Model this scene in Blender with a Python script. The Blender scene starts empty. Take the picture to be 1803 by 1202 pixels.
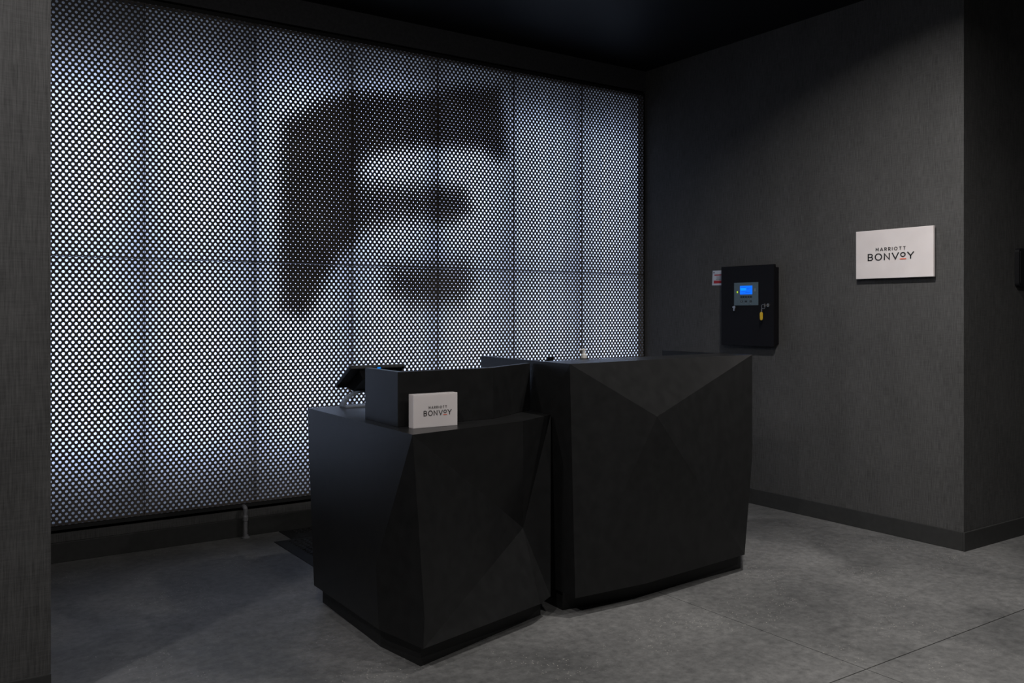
import bpy, bmesh, math, random
import numpy as np
from mathutils import Vector

random.seed(7)
S = bpy.context.scene
C = S.collection
R = math.radians

# ------------------------------------------------------------------ camera
cam_data = bpy.data.cameras.new('camera')
cam_data.sensor_width = 36.0
cam_data.lens = 1556.0 / 1803.0 * 36.0
cam_data.shift_y = -51.0 / 1803.0
cam_data.clip_start = 0.05
cam = bpy.data.objects.new('camera', cam_data)
cam.location = (-4.751, -5.113, 1.30)
cam.rotation_euler = (R(90), 0, R(-34.3256))
C.objects.link(cam)
S.camera = cam

# ------------------------------------------------------------------ world, exposure
world = bpy.data.worlds.new('lobby_dark')
S.world = world
world.use_nodes = True
bgn = world.node_tree.nodes['Background']
bgn.inputs[0].default_value = (0.95, 0.97, 1.0, 1)
bgn.inputs[1].default_value = 0.025
S.view_settings.view_transform = 'Standard'
S.view_settings.look = 'None'
S.view_settings.gamma = 1.0
S.view_settings.use_curve_mapping = False
S.view_settings.exposure = 0.0
S.cycles.use_denoising = True
S.cycles.max_bounces = 8
S.cycles.sample_clamp_indirect = 4.0

# ------------------------------------------------------------------ lamps: recessed downlights in the lobby ceiling
def downlight(x, y, power, col=(1.0, 0.93, 0.86), z=3.14, size=0.12, tx=0.0, ty=0.0, spread=180):
    d = bpy.data.lights.new('downlight', 'AREA')
    d.shape = 'DISK'
    d.size = size
    d.energy = power
    d.color = col
    d.spread = R(spread)
    o = bpy.data.objects.new('downlight', d)
    o.location = (x, y, z)
    o.rotation_euler = Vector((tx, ty, -1.0)).to_track_quat('-Z', 'Y').to_euler()
    C.objects.link(o)
    return o

downlight(-1.60, -2.75, 34, tx=0.32, col=(1.0, 0.97, 0.94), spread=130)
downlight(-1.45, -4.55, 26, col=(1.0, 0.97, 0.94), spread=145)
downlight(-3.20, -4.10, 14, col=(1.0, 0.97, 0.94), spread=172)
downlight(-4.45, -3.60, 21, tx=0.30, ty=0.25, col=(1.0, 0.97, 0.94), spread=172)
downlight(-5.35, -2.52, 25, ty=0.05, col=(1.0, 0.97, 0.98), spread=165)

# LED panels inside the light box (behind the diffusers)
LEDCOL = (0.565, 0.695, 1.0)
def led_panel(x, z, w, h, power):
    d = bpy.data.lights.new('led_panel', 'AREA')
    d.shape = 'RECTANGLE'
    d.size = w
    d.size_y = h
    d.energy = power
    d.color = LEDCOL
    o = bpy.data.objects.new('led_panel', d)
    o.location = (x, 0.285, z)
    o.rotation_euler = (R(90), 0, 0)       # shines toward -Y
    o.rotation_euler = Vector((0, -1, 0)).to_track_quat('-Z', 'Z').to_euler()
    C.objects.link(o)

PW = 0.6118                      # width of one perforated panel
PX0 = -4.3006                    # left edge of the light wall
PZ0, PZM, PZ1 = 0.192, 1.594, 2.990
LED_RADIANCE = 3.0
for i in range(7):
    xc = PX0 + (i + 0.5) * PW
    for z0, z1 in ((PZ0 + (0.32, 0.29, 0.26, 0.26, 0.26, 0.26, 0.26)[i], PZM - 0.06), (PZM + 0.06, PZ1 - (0.42, 0.33, 0.26, 0.25, 0.25, 0.27, 0.29)[i])):
        w, h = PW - 0.05, z1 - z0
        led_panel(xc, (z0 + z1) / 2, w, h, LED_RADIANCE * math.pi * w * h)

# ------------------------------------------------------------------ helpers
def tag(o, label=None, cat=None, group=None, kind=None):
    if label: o['label'] = label
    if cat: o['category'] = cat
    if group: o['group'] = group
    if kind: o['kind'] = kind
    return o

def empty(name, loc, label, cat, group=None):
    o = bpy.data.objects.new(name, None)
    o.location = loc
    o.empty_display_size = 0.1
    C.objects.link(o)
    return tag(o, label, cat, group)

def link(name, me, mat, parent=None, smooth=False):
    o = bpy.data.objects.new(name, me)
    if mat and not me.materials: me.materials.append(mat)
    C.objects.link(o)
    if parent is not None:
        o.parent = parent
        l = parent.location
        p = parent.parent
        base = Vector(l)
        while p is not None:
            base += Vector(p.location)
            p = p.parent
        o.location = -base            # meshes are modelled in world coordinates
        if parent.type == 'MESH':
            o.location = (0, 0, 0)
    if smooth:
        for p in me.polygons: p.use_smooth = True
    return o

def from_bm(name, bm, mat, parent=None, smooth=False, bevel=0.0, seg=2):
    if bevel > 0:
        bmesh.ops.bevel(bm, geom=list(bm.edges), offset=bevel, segments=seg, affect='EDGES', profile=0.7, clamp_overlap=True)
    bmesh.ops.recalc_face_normals(bm, faces=bm.faces)
    me = bpy.data.meshes.new(name)
    bm.to_mesh(me)
    bm.free()
    return link(name, me, mat, parent, smooth)

def box_bm(x0, x1, y0, y1, z0, z1, bm=None):
    bm = bm or bmesh.new()
    v = [bm.verts.new(p) for p in ((x0,y0,z0),(x1,y0,z0),(x1,y1,z0),(x0,y1,z0),(x0,y0,z1),(x1,y0,z1),(x1,y1,z1),(x0,y1,z1))]
    for f in ((0,3,2,1),(4,5,6,7),(0,1,5,4),(1,2,6,5),(2,3,7,6),(3,0,4,7)):
        bm.faces.new([v[i] for i in f])
    return bm

def prism_bm(pts, z0, z1, bm=None):
    bm = bm or bmesh.new()
    a = [bm.verts.new((x, y, z0)) for x, y in pts]
    b = [bm.verts.new((x, y, z1)) for x, y in pts]
    n = len(pts)
    bm.faces.new(a[::-1]); bm.faces.new(b)
    for i in range(n):
        bm.faces.new((a[i], a[(i+1) % n], b[(i+1) % n], b[i]))
    return bm

def lathe_bm(cx, cy, prof, n=24, bm=None):
    bm = bm or bmesh.new()
    rings = []
    for r, z in prof:
        rings.append([bm.verts.new((cx + r*math.cos(2*math.pi*k/n), cy + r*math.sin(2*math.pi*k/n), z)) for k in range(n)])
    for a, b in zip(rings, rings[1:]):
        for k in range(n):
            bm.faces.new((a[k], a[(k+1) % n], b[(k+1) % n], b[k]))
    bm.faces.new(rings[0][::-1]); bm.faces.new(rings[-1])
    return bm

def tube_bm(pts, r, n=10, bm=None, closed=False):
    bm = bm or bmesh.new()
    pts = [Vector(p) for p in pts]
    rings = []
    for i, p in enumerate(pts):
        a = pts[i-1] if (i > 0 or closed) else p
        b = pts[(i+1) % len(pts)] if (i < len(pts)-1 or closed) else p
        t = (b - a).normalized()
        u = t.orthogonal().normalized() if i == 0 else (u - t*u.dot(t)).normalized()
        w = t.cross(u)
        rings.append([bm.verts.new(p + (u*math.cos(2*math.pi*k/n) + w*math.sin(2*math.pi*k/n))*r) for k in range(n)])
    seq = list(zip(rings, rings[1:])) + ([(rings[-1], rings[0])] if closed else [])
    for a, b in seq:
        for k in range(n):
            bm.faces.new((a[k], a[(k+1) % n], b[(k+1) % n], b[k]))
    if not closed:
        bm.faces.new(rings[0][::-1]); bm.faces.new(rings[-1])
    return bm

# ------------------------------------------------------------------ materials
def mat_new(name):
    m = bpy.data.materials.new(name)
    m.use_nodes = True
    nt = m.node_tree
    return m, nt, nt.nodes['Principled BSDF']

def mat_plain(name, col, rough=0.5, metal=0.0, spec=0.5, grain=0.0, gscale=60.0, bump=0.0):
    m, nt, b = mat_new(name)
    b.inputs['Base Color'].default_value = (*col, 1)
    b.inputs['Roughness'].default_value = rough
    b.inputs['Metallic'].default_value = metal
    b.inputs['Specular IOR Level'].default_value = spec
    if grain or bump:
        tc = nt.nodes.new('ShaderNodeTexCoord')
        n = nt.nodes.new('ShaderNodeTexNoise')
        n.inputs['Scale'].default_value = gscale
        n.inputs['Detail'].default_value = 5
        nt.links.new(tc.outputs['Object'], n.inputs['Vector'])
        if grain:
            r = nt.nodes.new('ShaderNodeValToRGB')
            r.color_ramp.elements[0].position = 0.3
            r.color_ramp.elements[1].position = 0.7
            r.color_ramp.elements[0].color = (*[c*(1-grain) for c in col], 1)
            r.color_ramp.elements[1].color = (*[c*(1+grain) for c in col], 1)
            nt.links.new(n.outputs['Fac'], r.inputs['Fac'])
            nt.links.new(r.outputs['Color'], b.inputs['Base Color'])
        if bump:
            bp = nt.nodes.new('ShaderNodeBump')
            bp.inputs['Strength'].default_value = bump
            bp.inputs['Distance'].default_value = 0.001
            nt.links.new(n.outputs['Fac'], bp.inputs['Height'])
            nt.links.new(bp.outputs['Normal'], b.inputs['Normal'])
    return m

def mat_emit(name, col, strength):
    m, nt, b = mat_new(name)
    b.inputs['Base Color'].default_value = (*[c*0.2 for c in col], 1)
    b.inputs['Emission Color'].default_value = (*col, 1)
    b.inputs['Emission Strength'].default_value = strength
    return m

def mat_fabric(name, base, spark=0.0):
    """woven wallcovering: fine vertical and horizontal yarn streaks"""
    m, nt, b = mat_new(name)
    tc = nt.nodes.new('ShaderNodeTexCoord')
    def streak(sc, scale, detail):
        mp = nt.nodes.new('ShaderNodeMapping')
        mp.inputs['Scale'].default_value = sc
        n = nt.nodes.new('ShaderNodeTexNoise')
        n.inputs['Scale'].default_value = scale
        n.inputs['Detail'].default_value = detail
        nt.links.new(tc.outputs['Object'], mp.inputs['Vector'])
        nt.links.new(mp.outputs['Vector'], n.inputs['Vector'])
        return n.outputs['Fac']
    a = streak((1, 1, 0.05), 270.0, 3)
    c = streak((0.06, 0.06, 1), 270.0, 3)
    g = streak((1, 1, 0.5), 5.0, 4)
    def mth(op, x, y):
        n = nt.nodes.new('ShaderNodeMath'); n.operation = op
        for i, q in enumerate((x, y)):
            if isinstance(q, float): n.inputs[i].default_value = q
            else: nt.links.new(q, n.inputs[i])
        return n.outputs[0]
    w = mth('ADD', mth('MULTIPLY', a, 0.55), mth('MULTIPLY', c, 0.25))
    w = mth('ADD', w, mth('MULTIPLY', g, 0.2))
    r = nt.nodes.new('ShaderNodeValToRGB')
    r.color_ramp.elements[0].position = 0.33
    r.color_ramp.elements[1].position = 0.67
    r.color_ramp.elements[0].color = (*[k*0.60 for k in base], 1)
    r.color_ramp.elements[1].color = (*[k*1.45 for k in base], 1)
    nt.links.new(w, r.inputs['Fac'])
    nt.links.new(r.outputs['Color'], b.inputs['Base Color'])
    b.inputs['Roughness'].default_value = 0.75
    b.inputs['Specular IOR Level'].default_value = 0.25
    bp = nt.nodes.new('ShaderNodeBump')
    bp.inputs['Strength'].default_value = 0.35
    bp.inputs['Distance'].default_value = 0.0015
    nt.links.new(w, bp.inputs['Height'])
    nt.links.new(bp.outputs['Normal'], b.inputs['Normal'])
    return m

def mat_concrete(name):
    m, nt, b = mat_new(name)
    tc = nt.nodes.new('ShaderNodeTexCoord')
    def noise(scale, detail, rough=0.6, dist=0.0):
        n = nt.nodes.new('ShaderNodeTexNoise')
        n.inputs['Scale'].default_value = scale
        n.inputs['Detail'].default_value = detail
        n.inputs['Roughness'].default_value = rough
        n.inputs['Distortion'].default_value = dist
        nt.links.new(tc.outputs['Object'], n.inputs['Vector'])
        return n.outputs['Fac']
    def ramp(f, p0, c0, p1, c1):
        r = nt.nodes.new('ShaderNodeValToRGB')
        r.color_ramp.elements[0].position = p0
        r.color_ramp.elements[1].position = p1
        r.color_ramp.elements[0].color = (*c0, 1)
        r.color_ramp.elements[1].color = (*c1, 1)
        nt.links.new(f, r.inputs['Fac'])
        return r.outputs['Color']
    def mix(mode, fac, x, y):
        n = nt.nodes.new('ShaderNodeMixRGB'); n.blend_type = mode
        for i, q in ((0, fac), (1, x), (2, y)):
            if isinstance(q, float): n.inputs[i].default_value = q
            elif isinstance(q, tuple): n.inputs[i].default_value = (*q, 1)
            else: nt.links.new(q, n.inputs[i])
        return n.outputs[0]
    big = ramp(noise(1.3, 6, 0.62, 0.6), 0.32, (0.068, 0.068, 0.068), 0.70, (0.165, 0.163, 0.160))
    fine = ramp(noise(26, 8, 0.72), 0.3, (0.62, 0.62, 0.62), 0.72, (1.32, 1.32, 1.31))
    col = mix('MULTIPLY', 1.0, big, fine)
    pit = ramp(noise(70, 3, 0.5), 0.26, (0.7, 0.7, 0.7), 0.36, (1, 1, 1))
    col = mix('MULTIPLY', 1.0, col, pit)
    # exposed pale aggregate in loose clusters
    vo = nt.nodes.new('ShaderNodeTexVoronoi')
    vo.inputs['Scale'].default_value = 85
    nt.links.new(tc.outputs['Object'], vo.inputs['Vector'])
    dot = ramp(vo.outputs['Distance'], 0.10, (1, 1, 1), 0.24, (0, 0, 0))
    sel = nt.nodes.new('ShaderNodeSeparateColor')
    nt.links.new(vo.outputs['Color'], sel.inputs['Color'])
    pick = ramp(sel.outputs[0], 0.55, (0, 0, 0), 0.62, (1, 1, 1))
    clus = ramp(noise(2.6, 3, 0.55), 0.50, (0, 0, 0), 0.62, (0.9, 0.9, 0.9))
    mask = mix('MULTIPLY', 1.0, mix('MULTIPLY', 1.0, dot, pick), clus)
    col = mix('MIX', mask, col, (0.42, 0.40, 0.36))
    nt.links.new(col, b.inputs['Base Color'])
    b.inputs['Roughness'].default_value = 0.5
    b.inputs['Specular IOR Level'].default_value = 0.35
    rr = nt.nodes.new('ShaderNodeMapRange')
    rr.inputs['To Min'].default_value = 0.42
    rr.inputs['To Max'].default_value = 0.68
    nt.links.new(noise(3.0, 5), rr.inputs['Value'])
    nt.links.new(rr.outputs[0], b.inputs['Roughness'])
    bp = nt.nodes.new('ShaderNodeBump')
    bp.inputs['Strength'].default_value = 0.12
    bp.inputs['Distance'].default_value = 0.002
    nt.links.new(noise(40, 6), bp.inputs['Height'])
    nt.links.new(bp.outputs['Normal'], b.inputs['Normal'])
    return m

M_wall = mat_fabric('charcoal_woven_wallcovering', (0.062, 0.061, 0.060))
M_header = mat_plain('dark_header_paint', (0.04, 0.04, 0.044), 0.7, grain=0.2)
M_base = mat_plain('charcoal_baseboard', (0.030, 0.030, 0.029), 0.5, spec=0.4, grain=0.12, gscale=30)
M_ceil = mat_plain('black_ceiling_paint', (0.006, 0.006, 0.007), 0.5, spec=0.18, grain=0.15)
M_floor = mat_concrete('polished_concrete')
M_joint = mat_plain('dark_saw_cut_base', (0.02, 0.019, 0.017), 0.9, grain=0.3)  # plain dark colour of the floor base, visible in the saw cuts
M_sheet = mat_plain('black_perforated_metal', (0.082, 0.070, 0.062), 0.5, spec=0.4, grain=0.25, gscale=4)
M_frame = mat_plain('black_frame_metal', (0.008, 0.008, 0.008), 0.6)
M_desk = mat_plain('matte_black_laminate', (0.0130, 0.0130, 0.0131), 0.30, spec=0.20, grain=0.15, gscale=18)
M_plinth = mat_plain('black_plinth', (0.012, 0.012, 0.012), 0.5, spec=0.35, grain=0.15)
M_rubber = mat_plain('black_rubber', (0.010, 0.010, 0.010), 0.7, spec=0.3, grain=0.2)
M_alarm = mat_plain('black_enamelled_steel', (0.0055, 0.0052, 0.0065), 0.6, spec=0.15, grain=0.12)
M_bezel = mat_plain('blue_grey_keypad_plate', (0.085, 0.125, 0.150), 0.5, grain=0.05)
M_key = mat_plain('dark_keypad_button', (0.012, 0.018, 0.022), 0.5, grain=0.05)
M_print = mat_plain('pale_keypad_print', (0.22, 0.26, 0.28), 0.6, grain=0.05)
M_steel = mat_plain('bright_steel', (0.55, 0.54, 0.52), 0.28, metal=1.0, grain=0.05)
M_yellow = mat_plain('yellow_plastic', (0.62, 0.40, 0.01), 0.45, grain=0.05)
M_card = mat_plain('white_card', (0.50, 0.53, 0.60), 0.6, grain=0.04)
M_red = mat_plain('red_print', (0.36, 0.012, 0.02), 0.6, grain=0.08)
M_ink = mat_plain('black_ink', (0.008, 0.008, 0.008), 0.5, grain=0.1)
M_orange = mat_plain('orange_red_print', (0.75, 0.10, 0.035), 0.5, grain=0.05)
M_pump = mat_plain('white_pump_plastic', (0.62, 0.60, 0.57), 0.4, grain=0.04)
M_term = mat_plain('black_terminal_plastic', (0.006, 0.006, 0.007), 0.4, spec=0.25, grain=0.1)
M_grey = mat_plain('grey_painted_metal', (0.16, 0.18, 0.21), 0.35, spec=0.5, grain=0.06)
M_pipe = mat_plain('worn_grey_conduit', (0.20, 0.20, 0.21), 0.5, metal=0.3, grain=0.35, gscale=25)
M_lcd = mat_emit('blue_lcd_backlight', (0.0, 0.16, 1.0), 0.95)
M_lcd_l = mat_emit('pale_blue_lcd_area', (0.0, 0.30, 1.0), 1.0)
M_lcd_d = mat_emit('dark_lcd_text', (0.0, 0.06, 0.6), 0.8)
M_green = mat_emit('green_indicator', (0.55, 0.85, 0.02), 0.9)
M_logo = mat_emit('blue_logo_glow', (0.0, 0.23, 0.9), 1.0)

def mat_diffuser(name):
    m = bpy.data.materials.new(name); m.use_nodes = True
    nt = m.node_tree
    nt.nodes.remove(nt.nodes['Principled BSDF'])
    t = nt.nodes.new('ShaderNodeBsdfTranslucent')
    t.inputs['Color'].default_value = (0.88, 0.88, 0.88, 1)
    nt.links.new(t.outputs[0], nt.nodes['Material Output'].inputs['Surface'])
    return m
M_diff = mat_diffuser('opal_acrylic_diffuser')

def mat_acrylic(name):
    """frosted white acrylic"""
    m, nt, b = mat_new(name)
    b.inputs['Base Color'].default_value = (0.72, 0.67, 0.66, 1)
    b.inputs['Roughness'].default_value = 0.25
    b.inputs['Subsurface Weight'].default_value = 0.35
    b.inputs['Subsurface Radius'].default_value = (0.02, 0.018, 0.017)
    b.inputs['Subsurface Scale'].default_value = 1.0
    tc = nt.nodes.new('ShaderNodeTexCoord')
    n = nt.nodes.new('ShaderNodeTexNoise')
    n.inputs['Scale'].default_value = 9
    nt.links.new(tc.outputs['Object'], n.inputs['Vector'])
    r = nt.nodes.new('ShaderNodeValToRGB')
    r.color_ramp.elements[0].color = (0.66, 0.61, 0.605, 1)
    r.color_ramp.elements[1].color = (0.76, 0.71, 0.70, 1)
    nt.links.new(n.outputs['Fac'], r.inputs['Fac'])
    nt.links.new(r.outputs['Color'], b.inputs['Base Color'])
    return m
M_acryl = mat_acrylic('frosted_white_acrylic')

def mat_clear(name):
    m, nt, b = mat_new(name)
    b.inputs['Base Color'].default_value = (0.92, 0.92, 0.92, 1)
    b.inputs['Roughness'].default_value = 0.06
    b.inputs['IOR'].default_value = 1.45
    b.inputs['Transmission Weight'].default_value = 1.0
    return m
M_clear = mat_clear('clear_plastic')

# ------------------------------------------------------------------ the room
# floor: base with recessed joints, four slabs parted by saw cuts
floor = from_bm('floor', box_bm(-7.5, 3.0, -8.0, 0.4, -0.12, -0.008), M_joint)
tag(floor, kind='structure')
JX, JY, G, GX = -1.868, -3.180, 0.0022, 0.0017
for x0, x1, y0, y1 in ((-7.5, JX-GX, JY+G, 0.4), (JX+GX, 3.0, JY+G, 0.4), (-7.5, JX-GX, -8.0, JY-G), (JX+GX, 3.0, -8.0, JY-G)):
    from_bm('floor_slab', box_bm(x0, x1, y0, y1, -0.0078, 0.0), M_floor, floor)

ceiling = from_bm('ceiling', box_bm(-7.5, 3.0, -5.4, 0.5, 3.179, 3.26), M_ceil)
tag(ceiling, kind='structure')

# back wall: strip under the light wall, rear of the niche
bm = box_bm(-4.36, 0.0, 0.022, 0.30, 0.0, 0.150)
box_bm(-4.36, 0.0, 0.34, 0.46, 0.0, 3.2, bm)
tag(from_bm('wall_back', bm, M_wall), kind='structure')
# dark bulkhead over the light wall
tag(from_bm('trim_1', box_bm(-4.36, 0.0, -0.004, 0.30, 3.022, 3.179), M_header), kind='structure')
tag(from_bm('baseboard_back', box_bm(-4.36, 0.0, 0.004, 0.022, 0.0, 0.104), M_base, bevel=0.0035), kind='structure')

# right wall (ends in an outer corner) and its return
tag(from_bm('wall_right', box_bm(0.0, 0.16, -2.523, 0.42, 0.0, 3.2), M_wall), kind='structure')
tag(from_bm('wall_end', box_bm(0.16, 3.0, -2.523, -2.36, 0.0, 3.2), M_wall), kind='structure')
tag(from_bm('baseboard_right', box_bm(-0.012, 0.0, -2.523, 0.004, 0.0, 0.103), M_base, bevel=0.0035), kind='structure')
tag(from_bm('baseboard_end', box_bm(-0.012, 3.0, -2.535, -2.523, 0.0, 0.103), M_base, bevel=0.0035), kind='structure')

# near wall on the left, hiding the left end of the light wall
tag(from_bm('wall_left', box_bm(-7.4, -4.360, -1.82, 0.42, 0.0, 3.2), M_wall), kind='structure')
tag(from_bm('baseboard_left', box_bm(-7.4, -4.360, -1.832, -1.82, 0.0, 0.103), M_base, bevel=0.0035), kind='structure')

# ------------------------------------------------------------------ backlit perforated wall
lw = empty('light_wall', (-2.16, 0.0, 0.192), 'tall backlit wall of black perforated metal panels with a blurred halftone face', 'light wall')

# dark shapes of the halftone picture, in metres on the wall (x, z): outline, depth of tone, softness
HALF = [
 ([(-2.90, 2.43), (-2.66, 2.585), (-2.45, 2.665), (-1.858, 2.740), (-1.80, 2.80), (-1.37, 2.85), (-1.32, 2.60), (-1.315, 2.40),
   (-1.38, 2.37), (-1.506, 2.43), (-1.981, 2.395), (-2.221, 2.347), (-2.37, 2.29), (-2.425, 2.20), (-2.43, 2.05), (-2.41, 1.90),
   (-2.45, 1.76), (-2.58, 1.63), (-2.66, 1.48), (-2.72, 1.36), (-2.79, 1.28), (-2.91, 1.33), (-2.92, 1.60), (-2.915, 2.26)], 1.0, 0.075),
 ([(-2.50, 2.10), (-2.20, 2.10), (-1.87, 2.125), (-1.66, 2.11), (-1.62, 2.00), (-1.78, 1.93), (-2.10, 1.92), (-2.38, 1.83), (-2.55, 1.80)], 0.78, 0.10),
 ([(-1.86, 2.10), (-1.70, 2.10), (-1.66, 2.02), (-1.74, 1.93), (-1.86, 1.94)], 0.95, 0.10),
 ([(-2.20, 1.585), (-1.88, 1.60), (-1.66, 1.63), (-1.60, 1.50), (-1.69, 1.37), (-2.05, 1.36), (-2.20, 1.44)], 0.80, 0.12),
]
def sdf(poly, x, z):
    """signed distance (inside positive) of points to a polygon"""
    p = np.array(poly); q = np.roll(p, -1, axis=0)
    d = np.full(x.shape, 1e9); ins = np.zeros(x.shape, bool)
    for (ax, az), (bx, bz) in zip(p, q):
        ex, ez = bx-ax, bz-az
        t = np.clip(((x-ax)*ex + (z-az)*ez) / (ex*ex+ez*ez), 0, 1)
        d = np.minimum(d, np.hypot(x-ax-t*ex, z-az-t*ez))
        c = ((az > z) != (bz > z)) & (x < ex*(z-az)/(ez+1e-12) + ax)
        ins ^= c
    return np.where(ins, d, -d)
def tone(x, z):
    keep = np.ones(x.shape)
    for poly, depth, soft in HALF:
        s = np.clip(sdf(poly, x, z)/soft*0.5 + 0.5, 0, 1)
        s = s*s*(3-2*s)
        keep *= 1 - depth*s
    return 1 - keep

BX, AZ = PW/40.0, (PZ1-PZ0)/72.0       # half pitch across, full pitch up
R_FULL, R_DARK = 0.0076, 0.0033
NSEG = 12
# rhombus outline, three steps per side, and the matching angles on the hole
corners = [(1, 0), (0, 1), (-1, 0), (0, -1)]
outer = []
for k in range(4):
    (ax, az), (bx, bz) = corners[k], corners[(k+1) % 4]
    for s in range(3):
        t = s/3.0
        outer.append(((ax+(bx-ax)*t)*BX, (az+(bz-az)*t)*AZ/2))
outer = np.array(outer)
ang = np.arctan2(outer[:, 1], outer[:, 0])
SHEET = 0.0030

def perforated_panel(i, z0, z1):
    x0, x1 = PX0 + i*PW, PX0 + (i+1)*PW
    cs = []
    for c in range(i*40, i*40+41):
        for r in range(0, 145):
            if (c + r) % 2: continue
            z = PZ0 + r*AZ/2
            if z0 - AZ*0.51 < z < z1 + AZ*0.51:
                cs.append((PX0 + c*BX, z))
    cs = np.array(cs)
    rad = R_FULL + (R_DARK-R_FULL)*tone(cs[:, 0], cs[:, 1])
    n = len(cs)
    V = np.zeros((n, 3*NSEG, 3))
    V[:, :NSEG, 0] = cs[:, None, 0] + outer[None, :, 0]
    V[:, :NSEG, 2] = cs[:, None, 1] + outer[None, :, 1]
    V[:, NSEG:2*NSEG, 0] = cs[:, None, 0] + rad[:, None]*np.cos(ang)[None]
    V[:, NSEG:2*NSEG, 2] = cs[:, None, 1] + rad[:, None]*np.sin(ang)[None]
    V[:, 2*NSEG:, :] = V[:, NSEG:2*NSEG, :]
    V[:, 2*NSEG:, 1] = SHEET
    F = []
    for k in range(NSEG):
        k2 = (k+1) % NSEG
        F.append((k, k2, NSEG+k2, NSEG+k))
        F.append((NSEG+k, NSEG+k2, 2*NSEG+k2, 2*NSEG+k))
    F = np.array(F)
    FA = (F[None] + (np.arange(n)*3*NSEG)[:, None, None]).reshape(-1, 4)
    me = bpy.data.meshes.new('perforated_panel')
    me.from_pydata(V.reshape(-1, 3).tolist(), [], FA.tolist())
    bm = bmesh.new(); bm.from_mesh(me)
    g = 0.0004
    for co, no in (((x0+g, 0, 0), (-1, 0, 0)), ((x1-g, 0, 0), (1, 0, 0)), ((0, 0, z0+g), (0, 0, -1)), ((0, 0, z1-g), (0, 0, 1))):
        bmesh.ops.bisect_plane(bm, geom=list(bm.verts)+list(bm.edges)+list(bm.faces), plane_co=co, plane_no=no, clear_outer=True)
    # turned-back flanges round the sheet
    t, dp = 0.0013, 0.010
    box_bm(x0+g, x0+g+t, 0.0, dp, z0+g, z1-g, bm)
    box_bm(x1-g-t, x1-g, 0.0, dp, z0+g, z1-g, bm)
    box_bm(x0+g, x1-g, 0.0, dp, z0+g, z0+g+0.0020, bm)
    box_bm(x0+g, x1-g, 0.0, dp, z1-g-0.0020, z1-g, bm)
    bm.to_mesh(me); bm.free()
    link('perforated_panel', me, M_sheet, lw)

for i in range(7):
    for z0, z1 in ((PZ0, PZM), (PZM, PZ1)):
        perforated_panel(i, z0, z1)
for i in range(7):
    x0, x1 = PX0 + i*PW, PX0 + (i+1)*PW
    from_bm('diffuser_sheet', box_bm(x0+0.001, x1-0.001, 0.062, 0.0625, PZ0+0.002, PZ1-0.002), None, lw).data.materials.append(M_diff)
# single sided sheets: keep only the front face of each diffuser
for o in lw.children:
    if o.name.startswith('diffuser_sheet'):
        bm = bmesh.new(); bm.from_mesh(o.data)
        bmesh.ops.delete(bm, geom=[f for f in bm.faces if f.normal.y > -0.9], context='FACES')
        bm.to_mesh(o.data); bm.free()
XE = PX0 + 7*PW
bm = box_bm(PX0-0.02, XE+0.016, 0.003, 0.30, PZ0-0.022, PZ0)
box_bm(PX0-0.02, XE+0.016, 0.003, 0.30, PZ1, PZ1+0.022, bm)
box_bm(PX0-0.02, PX0, 0.003, 0.30, PZ0, PZ1, bm)
box_bm(XE, XE+0.016, 0.003, 0.30, PZ0, PZ1, bm)
box_bm(PX0-0.02, XE+0.016, 0.30, 0.31, PZ0-0.022, PZ1+0.022, bm)
for i in range(1, 7):
    box_bm(PX0+i*PW-0.0015, PX0+i*PW+0.0015, 0.064, 0.30, PZ0, PZ1, bm)     # baffles between the columns
from_bm('light_box_frame', bm, M_frame, lw)

# conduit dropping from the light box to the floor in front of the baseboard
cp = empty('floor_conduit', (-3.146, -0.035, 0.0), 'worn grey conduit running from under the light wall down to the floor', 'pipe')
from_bm('pipe', lathe_bm(-3.146, -0.035, [(0.0125, 0.004), (0.0125, 0.172)], 16), M_pipe, cp)
from_bm('coupling', lathe_bm(-3.146, -0.035, [(0.0142, 0.098), (0.0155, 0.102), (0.0155, 0.126), (0.0142, 0.130)], 16), M_pipe, cp)
from_bm('floor_flange', lathe_bm(-3.144, -0.035, [(0.024, 0.0), (0.024, 0.004), (0.016, 0.009), (0.0135, 0.02)], 16), M_pipe, cp)
from_bm('elbow', tube_bm([(-3.146, -0.035, 0.16), (-3.146, -0.033, 0.168), (-3.146, -0.02, 0.1745), (-3.146, 0.0, 0.176), (-3.146, 0.02, 0.176)], 0.0125, 12), M_pipe, cp)

# ------------------------------------------------------------------ low desk
def faceted(name, verts, faces, mat, parent):
    bm = bmesh.new()
    v = [bm.verts.new(p) for p in verts]
    for f in faces: bm.faces.new([v[i] for i in f])
    bmesh.ops.recalc_face_normals(bm, faces=bm.faces)
    return from_bm(name, bm, mat, parent)

ZL, ZT, ZB = 0.845, 1.073, 0.085
ld = empty('low_reception_desk', (-2.82, -1.65, 0.0), 'lower black faceted reception desk on the left, with raised screen on its top', 'desk')
Lv = [(-3.180, -1.083, ZL),   # 0 back left top
      (-3.200, -2.185, ZL),   # 1 front corner top
      (-2.622, -2.078, ZL),   # 2 front right top
      (-2.385, -1.955, ZL),   # 3 right corner top
      (-2.385, -1.083, ZL),   # 4 back right top
      (-3.200, -1.149, 0.677),# 5 crease on back left edge
      (-3.259, -1.363, ZB),   # 6 back left bottom
      (-3.262, -2.027, ZB),   # 7 left bottom kink
      (-3.215, -2.295, ZB),   # 8 front corner bottom
      (-2.576, -2.136, ZB),   # 9 front right bottom
      (-2.480, -2.080, ZB),   # 10 right bottom
      (-2.470, -1.300, ZB),   # 11 back right bottom
      (-3.249, -1.974, 0.315),# 12 left face peak
      (-2.533, -1.950, 0.359),# 13 front face peak
      (-3.195, -2.268, 0.187)]# 14 crease on front corner
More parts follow.
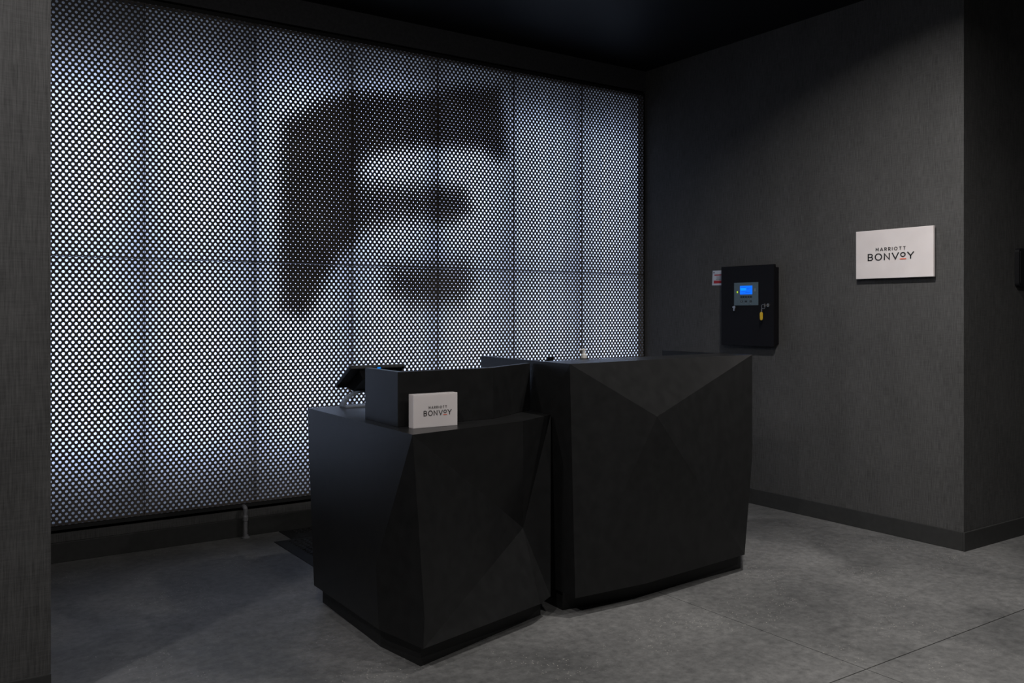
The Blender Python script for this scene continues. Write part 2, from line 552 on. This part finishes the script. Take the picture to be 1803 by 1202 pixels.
Lf = [(0, 1, 2, 3, 4), (0, 5, 1), (5, 6, 12), (6, 7, 12), (5, 12, 1), (1, 12, 14), (12, 7, 14), (7, 8, 14),
      (1, 13, 2), (1, 14, 13), (14, 8, 13), (8, 9, 13), (9, 10, 13), (2, 13, 3), (13, 10, 3),
      (3, 10, 11), (3, 11, 4), (0, 4, 5), (4, 11, 5), (5, 11, 6), (6, 11, 10, 9, 8, 7)]
faceted('body', Lv, Lf, M_desk, ld)
from_bm('plinth', prism_bm([(-3.216, -1.358), (-3.234, -1.983), (-3.197, -2.243), (-2.506, -2.042), (-2.48, -1.36)], 0.0, ZB), M_plinth, ld)
# raised screen: folded strip standing on the top
def strip_bm(outer_pts, inner_pts, z0, z1):
    return prism_bm(outer_pts + inner_pts[::-1], z0, z1)
scr = strip_bm([(-3.140, -1.640), (-3.148, -1.962), (-2.684, -1.942), (-2.354, -1.752)],
               [(-3.116, -1.640), (-3.120, -1.936), (-2.692, -1.917), (-2.354, -1.724)], ZL, 1.064)
from_bm('raised_screen', scr, M_desk, ld, bevel=0.0012, seg=1)

# ------------------------------------------------------------------ tall desk
td = empty('tall_reception_desk', (-1.70, -1.65, 0.0), 'taller black faceted reception desk on the right, a large triangle under its top edge', 'desk')
Tv = [(-2.361, -2.061, 1.075), # 0 front left top
      (-1.021, -1.931, 1.075), # 1 front right top
      (-1.024, -1.283, 1.075), # 2 back right top
      (-2.300, -1.238, 1.075), # 3 back left top
      (-1.957, -2.185, 0.830), # 4 point of the triangle
      (-2.409, -2.161, ZB),    # 5 front left bottom
      (-2.021, -2.178, ZB),    # 6 front bottom kink
      (-1.284, -2.107, ZB),    # 7 front right bottom
      (-1.115, -2.011, 0.545), # 8 right edge crease
      (-1.250, -1.340, ZB),    # 9 back right bottom
      (-2.380, -1.340, ZB)]    # 10 back left bottom
# inner skin, one wall thickness in
t = 0.032
Ti = [(-2.361+t, -2.061+0.245, 1.075), (-1.021-t, -1.931+0.215, 1.075), (-1.024-t, -1.283, 1.075), (-2.300+t, -1.238, 1.075)]
Ti2 = [(p[0], p[1], 0.86) for p in Ti]
V = Tv + Ti + Ti2     # 11..14 rim, 15..18 inner floor
Tf = [(0, 4, 1), (0, 5, 4), (5, 6, 4), (6, 7, 4), (7, 8, 4), (8, 1, 4),
      (1, 8, 2), (8, 7, 9), (8, 9, 2), (0, 3, 10, 5), (5, 10, 9, 7, 6),
      (0, 1, 12, 11), (1, 2, 13, 12), (3, 0, 11, 14),
      (11, 12, 16, 15), (12, 13, 17, 16), (14, 11, 15, 18), (15, 16, 17, 18),
      (14, 18, 17, 13, 2, 9, 10, 3)]
faceted('body', V, Tf, M_desk, td)
from_bm('worktop', prism_bm([(-2.318, -1.80), (-1.07, -1.70), (-1.07, -1.285), (-2.262, -1.24)], 0.8605, 0.885), M_desk, td, bevel=0.002)
from_bm('plinth', prism_bm([(-2.392, -2.050), (-2.012, -2.094), (-1.256, -2.056), (-1.24, -1.42), (-2.37, -1.42)], 0.0, ZB), M_plinth, td)

# ------------------------------------------------------------------ lettering made of strokes
def arc(cx, cy, rx, ry, a0, a1, n=18):
    return [(cx + rx*math.cos(R(a0+(a1-a0)*k/n)), cy + ry*math.sin(R(a0+(a1-a0)*k/n))) for k in range(n+1)]
GLY = {   # advance width and centre-line strokes in cap-height units
 'M': (0.84, [[(0.03, 0), (0.07, 1), (0.42, 0.30), (0.77, 1), (0.81, 0)]]),
 'A': (0.84, [[(0.03, 0), (0.42, 1), (0.81, 0)], [(0.17, 0.30), (0.67, 0.30)]]),
 'R': (0.62, [[(0.05, 0), (0.05, 1), (0.30, 1)] + arc(0.30, 0.72, 0.26, 0.28, 90, -90, 10) + [(0.05, 0.44)], [(0.30, 0.44), (0.58, 0)]]),
 'I': (0.14, [[(0.07, 0), (0.07, 1)]]),
 'O': (0.94, [arc(0.47, 0.5, 0.42, 0.46, 90, 450, 32)]),
 'T': (0.70, [[(0.02, 0.95), (0.68, 0.95)], [(0.35, 0.95), (0.35, 0)]]),
 'B': (0.72, [[(0.07, 0.03), (0.07, 0.95), (0.40, 0.95)] + arc(0.40, 0.735, 0.21, 0.215, 90, -90, 10) + [(0.07, 0.52)], [(0.40, 0.52)] + arc(0.40, 0.285, 0.25, 0.235, 90, -90, 10) + [(0.07, 0.05), (0.07, 0.1)]]),
 'N': (0.78, [[(0.07, 0), (0.07, 0.93), (0.71, 0.07), (0.71, 1)]]),
 'V': (0.94, [[(0.06, 1), (0.47, 0.06), (0.88, 1)]]),
 'o': (0.68, [arc(0.34, 0.66, 0.28, 0.285, 90, 450, 28)]),
 'Y': (0.92, [[(0.06, 1), (0.46, 0.46), (0.86, 1)], [(0.46, 0.50), (0.46, 0)]]),
}
def stroke_quads(pts, w):
    """2D quads for a polyline of width w, with mitred joints"""
    n = len(pts); P = [Vector(p) for p in pts]
    closed = (P[0]-P[-1]).length < 1e-6
    L, Rr = [], []
    for i in range(n):
        if closed:
            a, b = P[(i-1) % (n-1)], P[(i+1) % (n-1)]
        else:
            a, b = P[max(i-1, 0)], P[min(i+1, n-1)]
        d1 = (P[i]-a).normalized() if (P[i]-a).length > 1e-9 else (b-P[i]).normalized()
        d2 = (b-P[i]).normalized() if (b-P[i]).length > 1e-9 else d1
        n1, n2 = Vector((-d1.y, d1.x)), Vector((-d2.y, d2.x))
        m = (n1+n2)
        m = m.normalized() if m.length > 1e-6 else n1
        k = min(1/max(m.dot(n1), 0.35), 2.2)
        L.append(P[i]+m*k*w/2); Rr.append(P[i]-m*k*w/2)
    return [(L[i], L[i+1], Rr[i+1], Rr[i]) for i in range(n-1)]
def text_quads(s, cap, x, y, track, w):
    q = []
    for ch in s:
        adv, strokes = GLY[ch]
        for st in strokes:
            for quad in stroke_quads(st, w/cap):
                q.append([(x+p.x*cap, y+p.y*cap) for p in quad])
        x += (adv + track)*cap
    return q, x - track*cap
def plates(name, quads, to3d, depth, mat, parent):
    """thin raised plates: to3d(u, v, d) gives the point d proud of the face"""
    bm = bmesh.new()
    for q in quads:
        a = [bm.verts.new(to3d(u, v, 0.0)) for u, v in q]
        b = [bm.verts.new(to3d(u, v, depth)) for u, v in q]
        bm.faces.new(b); 
        for i in range(4):
            bm.faces.new((a[i], a[(i+1) % 4], b[(i+1) % 4], b[i]))
    return from_bm(name, bm, mat, parent)
def rect(u0, u1, v0, v1): return [(u0, v0), (u1, v0), (u1, v1), (u0, v1)]

def logo_sign(parent, to3d, cap, u0, v0, proud, st):
    """two lines of lettering with a dash: u0, v0 = lower left of the big line, st = widening"""
    w = cap*0.132
    fl = lambda u, v, d: to3d(u0+(u-u0)*st, v, d)
    q, ue = text_quads('BONV', cap, u0, v0, 0.25, w)
    uo = ue + 0.16*cap
    q2, ue2 = text_quads('o', cap, uo, v0, 0.0, w*0.9)
    q3, ue3 = text_quads('Y', cap, ue2 + 0.17*cap, v0, 0.0, w)
    small = cap*0.46
    wid = text_quads('MARRIOTT', small, 0, 0, 0.44, 1)[1]
    q4, _ = text_quads('MARRIOTT', small, u0 + (ue3-u0)*0.5 - wid*0.5, v0 + cap*1.36, 0.44, small*0.135)
    tag(plates('lettering', q+q2+q3+q4, fl, proud, M_ink, parent), kind='stuff')
    tag(plates('underline_dash', [rect(uo-0.06*cap, ue2+0.06*cap, v0-0.02*cap, v0+0.10*cap)], fl, proud, M_orange, parent), 'short orange-red dash under the raised O')

# ------------------------------------------------------------------ signs
ws = empty('wall_sign', (0.0, -2.125, 1.50), 'frosted white acrylic sign mounted on the dark right wall, black lettering', 'sign')
SX = -0.032
from_bm('acrylic_block', box_bm(SX, SX+0.018, -2.369, -1.881, 1.501, 1.786), M_acryl, ws, bevel=0.002)
for y in (-2.31, -1.94):
    for z in (1.55, 1.737):
        bm = bmesh.new()
        tube_bm([(SX+0.018, y, z), (0.0, y, z)], 0.008, 12, bm)
        from_bm('standoff', bm, M_steel, ws)
logo_sign(ws, lambda u, v, d: (SX-d, -1.881-u, 1.501+v), 0.0400, 0.080, 0.106, 0.0025, 1.217)

ds = empty('desk_sign', (-3.018, -2.016, ZL), 'small frosted white acrylic block sign standing on the low desk, black lettering', 'sign')
from_bm('acrylic_block', box_bm(-3.118, -2.918, -2.037, -1.997, ZL, 0.9775), M_acryl, ds, bevel=0.0015)
logo_sign(ds, lambda u, v, d: (-3.118+u, -2.037-d, ZL+v), 0.0203, 0.045, 0.046, 0.0008, 1.04)

# ------------------------------------------------------------------ alarm control panel on the right wall
ap = empty('alarm_panel', (0.0, -1.055, 1.074), 'black wall-mounted alarm control cabinet with blue lit display and keypad', 'alarm panel')
AX = -0.050
from_bm('cabinet', box_bm(AX+0.02, 0.0, -1.284, -0.832, 1.092, 1.600), M_alarm, ap, bevel=0.003)
door = from_bm('door', box_bm(AX, AX+0.0195, -1.284, -0.827, 1.074, 1.619), M_alarm, ap, bevel=0.004)
PA = lambda d0: (lambda u, v, d: (AX-d0-d, -u, v))     # u = distance along the wall, v = height
kp = plates('keypad_plate', [rect(0.946, 1.155, 1.349, 1.504)], PA(0), 0.002, M_bezel, ap)
disp = plates('display', [rect(0.999, 1.105, 1.423, 1.482)], PA(0.002), 0.0012, M_lcd, kp)
tag(disp, 'lit blue display')
plates('display_text', [rect(1.008, 1.050, 1.470, 1.4725), rect(1.058, 1.098, 1.464, 1.4665), rect(1.056, 1.080, 1.458, 1.4602), rect(1.012, 1.060, 1.444, 1.4462),
                        rect(1.046, 1.090, 1.436, 1.4385), rect(1.020, 1.075, 1.430, 1.432)], PA(0.0032), 0.0003, M_lcd_d, kp)
plates('display_highlight', [rect(1.004, 1.052, 1.450, 1.466)], PA(0.0032), 0.0002, M_lcd_l, kp)
plates('status_lamp', [rect(0.971, 0.979, 1.434, 1.446)], PA(0.002), 0.0015, M_green, kp)
plates('sounder_grille', [rect(1.120, 1.134, 1.443, 1.448), rect(1.120, 1.134, 1.450, 1.455), rect(1.120, 1.134, 1.457, 1.462)], PA(0.002), 0.0008, M_print, kp)
for k in range(5):
    u = 1.010 + 0.0208*k
    plates('soft_key', [rect(u-0.0068, u+0.0068, 1.399, 1.412)], PA(0.002), 0.002, M_key, kp)
for u in (1.012, 1.050, 1.091):
    plates('round_key' if u != 1.091 else 'enter_key', [rect(u-0.009, u+0.009, 1.370, 1.382)], PA(0.002), 0.0018, M_key, kp)
q = []
for k in range(5):
    u = 1.010 + 0.0208*k
    q.append(rect(u-0.003, u+0.003, 1.3915, 1.3945))
for u in (1.012, 1.050, 1.091): q.append(rect(u-0.007, u+0.007, 1.3615, 1.3645))
q.append(rect(1.0085, 1.0155, 1.3735, 1.3795)); q.append(rect(1.0865, 1.0955, 1.375, 1.377))
tag(plates('keypad_print', q, PA(0.0041), 0.0002, M_print, kp), kind='stuff')
def disc_x(x0, x1, y, z, r, n=20, bm=None):
    bm = bm or bmesh.new()
    return tube_bm([(x0, y, z), (x1, y, z)], r, n, bm)
lk = from_bm('left_latch', disc_x(AX, AX-0.008, -0.951, 1.336, 0.010), M_steel, door)
bm = box_bm(AX-0.011, AX-0.008, -0.964, -0.938, 1.334, 1.341); box_bm(AX-0.010, AX, -0.957, -0.945, 1.312, 1.326, bm)
from_bm('latch_tab', bm, M_steel, door)
from_bm('door_lock', disc_x(AX, AX-0.010, -1.242, 1.348, 0.011), M_steel, door)

kk = empty('key_set', (AX-0.01, -1.238, 1.347), 'small steel key with a yellow plastic tag hanging from the lock of the black cabinet', 'key')
bm = box_bm(AX-0.034, AX-0.0105, -1.2435, -1.2405, 1.343, 1.353)
box_bm(AX-0.046, AX-0.034, -1.2435, -1.2405, 1.337, 1.359, bm)
from_bm('key', bm, M_steel, kk, bevel=0.001, seg=1)
ring = [(AX-0.041, -1.230+0.015*math.cos(2*math.pi*k/20), 1.339+0.015*math.sin(2*math.pi*k/20)) for k in range(20)]
from_bm('key_ring', tube_bm(ring, 0.0016, 8, closed=True), M_steel, kk, True)
for z in (1.320, 1.310):
    ln = [(AX-0.041, -1.2165+0.0035*math.cos(2*math.pi*k/12), z+0.0065*math.sin(2*math.pi*k/12)) for k in range(12)]
    from_bm('chain_link', tube_bm(ln, 0.001, 6, closed=True), M_steel, kk, True)
pts = [(-1.215+0.0105*math.cos(R(a)), 1.2935+0.0105*math.sin(R(a))) for a in range(0, 181, 20)] + [(-1.215-0.0105*math.cos(R(a)), 1.259-0.0105*math.sin(R(a))) for a in range(0, 181, 20)]
bm = bmesh.new()
a_ = [bm.verts.new((AX-0.039, y, z)) for y, z in pts]; b_ = [bm.verts.new((AX-0.045, y, z)) for y, z in pts]
bm.faces.new(a_); bm.faces.new(b_[::-1])
for k in range(len(pts)): bm.faces.new((a_[k], a_[(k+1) % len(pts)], b_[(k+1) % len(pts)], b_[k]))
tag(from_bm('key_tag', bm, M_yellow, kk, bevel=0.001, seg=1), 'yellow rounded plastic tag')

# notice card tucked behind the cabinet
nc = empty('notice_card', (-0.004, -0.78, 1.495), 'white notice card with red bands peeking out beside the black alarm cabinet', 'card')
bm = bmesh.new()
cy = [(-0.706, 1.599), (-0.826, 1.597), (-0.824, 1.492), (-0.700, 1.494)]
a_ = [bm.verts.new((-0.003, y, z)) for y, z in cy]; b_ = [bm.verts.new((-0.005, y, z)) for y, z in cy]
bm.faces.new(a_[::-1]); bm.faces.new(b_)
for k in range(4): bm.faces.new((a_[k], a_[(k+1) % 4], b_[(k+1) % 4], b_[k]))
from_bm('card', bm, M_card, nc)
PC = lambda u, v, d: (-0.005-d, -u, v)
plates('red_band', [rect(0.722, 0.822, 1.562, 1.570), rect(0.716, 0.822, 1.507, 1.527)], PC, 0.0004, M_red, nc)
plates('fine_print', [rect(0.742, 0.802, 1.5495, 1.5525), rect(0.742, 0.795, 1.5415, 1.5445), rect(0.738, 0.800, 1.5335, 1.5365)], PC, 0.0004, M_ink, nc)
from_bm('pin', disc_x(-0.005, -0.011, -0.721, 1.583, 0.0035), M_frame, nc)

# ------------------------------------------------------------------ device on the end wall, cut by the frame
wd = empty('wall_device', (0.66, -2.523, 1.45), 'black round-cornered device on the end wall at the right edge of the picture', 'wall device')
def rounded_rect(u0, u1, v0, v1, r, n=6):
    p = []
    for cx_, cy_, a0 in ((u1-r, v1-r, 0), (u0+r, v1-r, 90), (u0+r, v0+r, 180), (u1-r, v0+r, 270)):
        for k in range(n+1):
            a = R(a0+90*k/n); p.append((cx_+r*math.cos(a), cy_+r*math.sin(a)))
    return p
def plate_y(name, pts, y0, y1, mat, parent, bevel=0.0):
    bm = bmesh.new()
    a = [bm.verts.new((u, y0, v)) for u, v in pts]; b = [bm.verts.new((u, y1, v)) for u, v in pts]
    bm.faces.new(a); bm.faces.new(b[::-1])
    for k in range(len(pts)): bm.faces.new((a[k], a[(k+1) % len(pts)], b[(k+1) % len(pts)], b[k]))
    return from_bm(name, bm, mat, parent, bevel=bevel, seg=1)
plate_y('case', rounded_rect(0.548, 0.790, 1.448, 1.672, 0.022), -2.523, -2.548, M_term, wd)
plate_y('front_glass', rounded_rect(0.560, 0.778, 1.460, 1.660, 0.014), -2.548, -2.550, M_term, wd)

# ------------------------------------------------------------------ terminal on the low desk
pt = empty('point_of_sale_terminal', (-2.905, -1.15, ZL), 'black tilted point of sale terminal on a grey arched stand, on the low desk', 'terminal')
TX0, TX1 = -3.050, -2.762
A_, B_ = Vector((0, -1.280, 1.049)), Vector((0, -1.100, 0.945))     # upper and lower edge of the screen, seen from the end
dn = (B_-A_).normalized(); nr = Vector((0, -dn.z, dn.y))            # nr points up, out of the screen
if nr.z < 0: nr = -nr
bm = bmesh.new()
def slab(bm, x0, x1, s0, s1, d0, d1, inset=0.0):
    c = []
    for d, ins in ((d0, 0.0), (d1, inset)):
        for x, s in ((x0+ins, s0+ins), (x1-ins, s0+ins), (x1-ins, s1-ins), (x0+ins, s1-ins)):
            p = A_ + dn*s + nr*d
            c.append(bm.verts.new((x, p.y, p.z)))
    for f in ((0, 3, 2, 1), (4, 5, 6, 7), (0, 1, 5, 4), (1, 2, 6, 5), (2, 3, 7, 6), (3, 0, 4, 7)):
        bm.faces.new([c[i] for i in f])
    return bm
SL = (B_-A_).length
from_bm('display_case', slab(bm, TX0, TX1, 0, SL, 0.004, -0.014, 0.004), M_term, pt, bevel=0.003)
from_bm('screen_glass', slab(bmesh.new(), TX0+0.012, TX1-0.012, 0.012, SL-0.012, 0.0042, 0.0052), M_frame, pt)
from_bm('rear_housing', slab(bmesh.new(), -3.000, -2.800, 0.020, SL-0.015, -0.014, -0.050, 0.022), M_term, pt, bevel=0.004)
# lit mark on the upper edge facing the guest
plate_y('logo_light', [(-2.911, 1.0335), (-2.893, 1.0335), (-2.893, 1.0395), (-2.911, 1.0395)], -1.2795, -1.2835, M_logo, pt)
# arched stand
def strap(pts, y0, y1, th):
    bm = bmesh.new()
    rows = []
    n = len(pts)
    for i, (x, z) in enumerate(pts):
        a = Vector(pts[max(i-1, 0)]); b = Vector(pts[min(i+1, n-1)])
        t = (b-a).normalized(); m = Vector((-t.y, t.x))
        rows.append([bm.verts.new(p) for p in ((x+m.x*th/2, y0, z+m.y*th/2), (x+m.x*th/2, y1, z+m.y*th/2), (x-m.x*th/2, y1, z-m.y*th/2), (x-m.x*th/2, y0, z-m.y*th/2))])
    for a, b in zip(rows, rows[1:]):
        for k in range(4): bm.faces.new((a[k], a[(k+1) % 4], b[(k+1) % 4], b[k]))
    bm.faces.new(rows[0]); bm.faces.new(rows[-1][::-1])
    return bm
arch = [(-2.905+0.122*math.cos(R(a)), 0.852+0.066*math.sin(R(a))) for a in range(180, -1, -10)]
from_bm('stand_arch', strap(arch, -1.165, -1.125, 0.009), M_grey, pt)
from_bm('stand_foot', box_bm(-3.030, -2.780, -1.190, -1.110, ZL, ZL+0.008), M_grey, pt, bevel=0.002)
bm = bmesh.new(); tube_bm([(-2.905, -1.150, 0.915), (-2.905, -1.178, 0.965)], 0.020, 16, bm)
from_bm('neck', bm, M_term, pt)

# ------------------------------------------------------------------ pump bottle and card reader on the tall desk's worktop
ZW = 0.885
pb = empty('pump_bottle', (-1.949, -1.65, ZW), 'clear hand sanitiser bottle with white pump, behind the tall desk ledge', 'bottle')
bx, by = -1.949, -1.650
from_bm('bottle', lathe_bm(bx, by, [(0.030, ZW), (0.034, ZW+0.004), (0.034, ZW+0.160), (0.031, ZW+0.174), (0.022, ZW+0.183), (0.013, ZW+0.187)], 28), M_clear, pb, True)
from_bm('gel', lathe_bm(bx, by, [(0.028, ZW+0.003), (0.0315, ZW+0.006), (0.0315, ZW+0.150)], 28), M_clear, pb, True)
from_bm('collar', lathe_bm(bx, by, [(0.0145, ZW+0.186), (0.0148, ZW+0.187), (0.0148, ZW+0.204), (0.0125, ZW+0.207)], 24), M_pump, pb)
from_bm('pump_stem', lathe_bm(bx, by, [(0.0078, ZW+0.206), (0.0078, ZW+0.224)], 20), M_pump, pb)
bm = lathe_bm(bx, by, [(0.0085, ZW+0.224), (0.0095, ZW+0.225), (0.0095, ZW+0.231), (0.0075, ZW+0.233)], 20)
tube_bm([(bx-0.004, by, ZW+0.229), (bx-0.024, by, ZW+0.2285), (bx-0.030, by, ZW+0.2255)], 0.0032, 8, bm)
from_bm('pump_head', bm, M_pump, pb)

cr = empty('card_reader', (-2.125, -1.60, ZW), 'small black card reader just showing above the tall desk ledge, left of the bottle', 'card reader')
from_bm('stand', lathe_bm(-2.125, -1.600, [(0.045, ZW), (0.045, ZW+0.008), (0.014, ZW+0.02), (0.012, ZW+0.14)], 20), M_term, cr)
from_bm('reader', box_bm(-2.140, -2.110, -1.612, -1.588, ZW+0.138, ZW+0.196), M_term, cr, bevel=0.004)

# ------------------------------------------------------------------ anti-fatigue mats behind the desks
def mat_thing(label, x0, x1, y0, y1):
    t = empty('floor_mat', ((x0+x1)/2, (y0+y1)/2, 0.0), label, 'mat', None)
    e = 0.06
    bm = bmesh.new()
    o_ = [(x0, y0), (x1, y0), (x1, y1), (x0, y1)]
    i_ = [(x0+e, y0+e), (x1-e, y0+e), (x1-e, y1-e), (x0+e, y1-e)]
    a = [bm.verts.new((x, y, 0.0)) for x, y in o_]; b = [bm.verts.new((x, y, 0.003)) for x, y in o_]
    c = [bm.verts.new((x, y, 0.014)) for x, y in i_]
    bm.faces.new(a[::-1]); bm.faces.new(c)
    for k in range(4):
        k2 = (k+1) % 4
        bm.faces.new((a[k], a[k2], b[k2], b[k])); bm.faces.new((b[k], b[k2], c[k2], c[k]))
    from_bm('rubber_base', bm, M_rubber, t)
    bm = bmesh.new()
    s = 0.034
    ny, nx = int((y1-y0-2*e)/s), int((x1-x0-2*e)/s)
    for i in range(nx+1):
        for j in range(ny+1):
            x, y, r = x0+e+0.006+i*s, y0+e+0.006+j*s, 0.011
            lathe = [[bm.verts.new((x+rr*math.cos(k*math.pi/4), y+rr*math.sin(k*math.pi/4), z)) for k in range(8)] for rr, z in ((r, 0.013), (r*0.8, 0.019))]
            for k in range(8): bm.faces.new((lathe[0][k], lathe[0][(k+1) % 8], lathe[1][(k+1) % 8], lathe[1][k]))
            bm.faces.new(lathe[1])
    tag(from_bm('raised_studs', bm, M_rubber, t), kind='stuff')
mat_thing('black studded rubber mat on the concrete behind the low desk, nearer the desk', -3.042, -2.20, -1.02, -0.222)
mat_thing('black studded rubber mat against the back wall baseboard, behind the nearer mat', -2.938, -2.10, -0.215, -0.008)
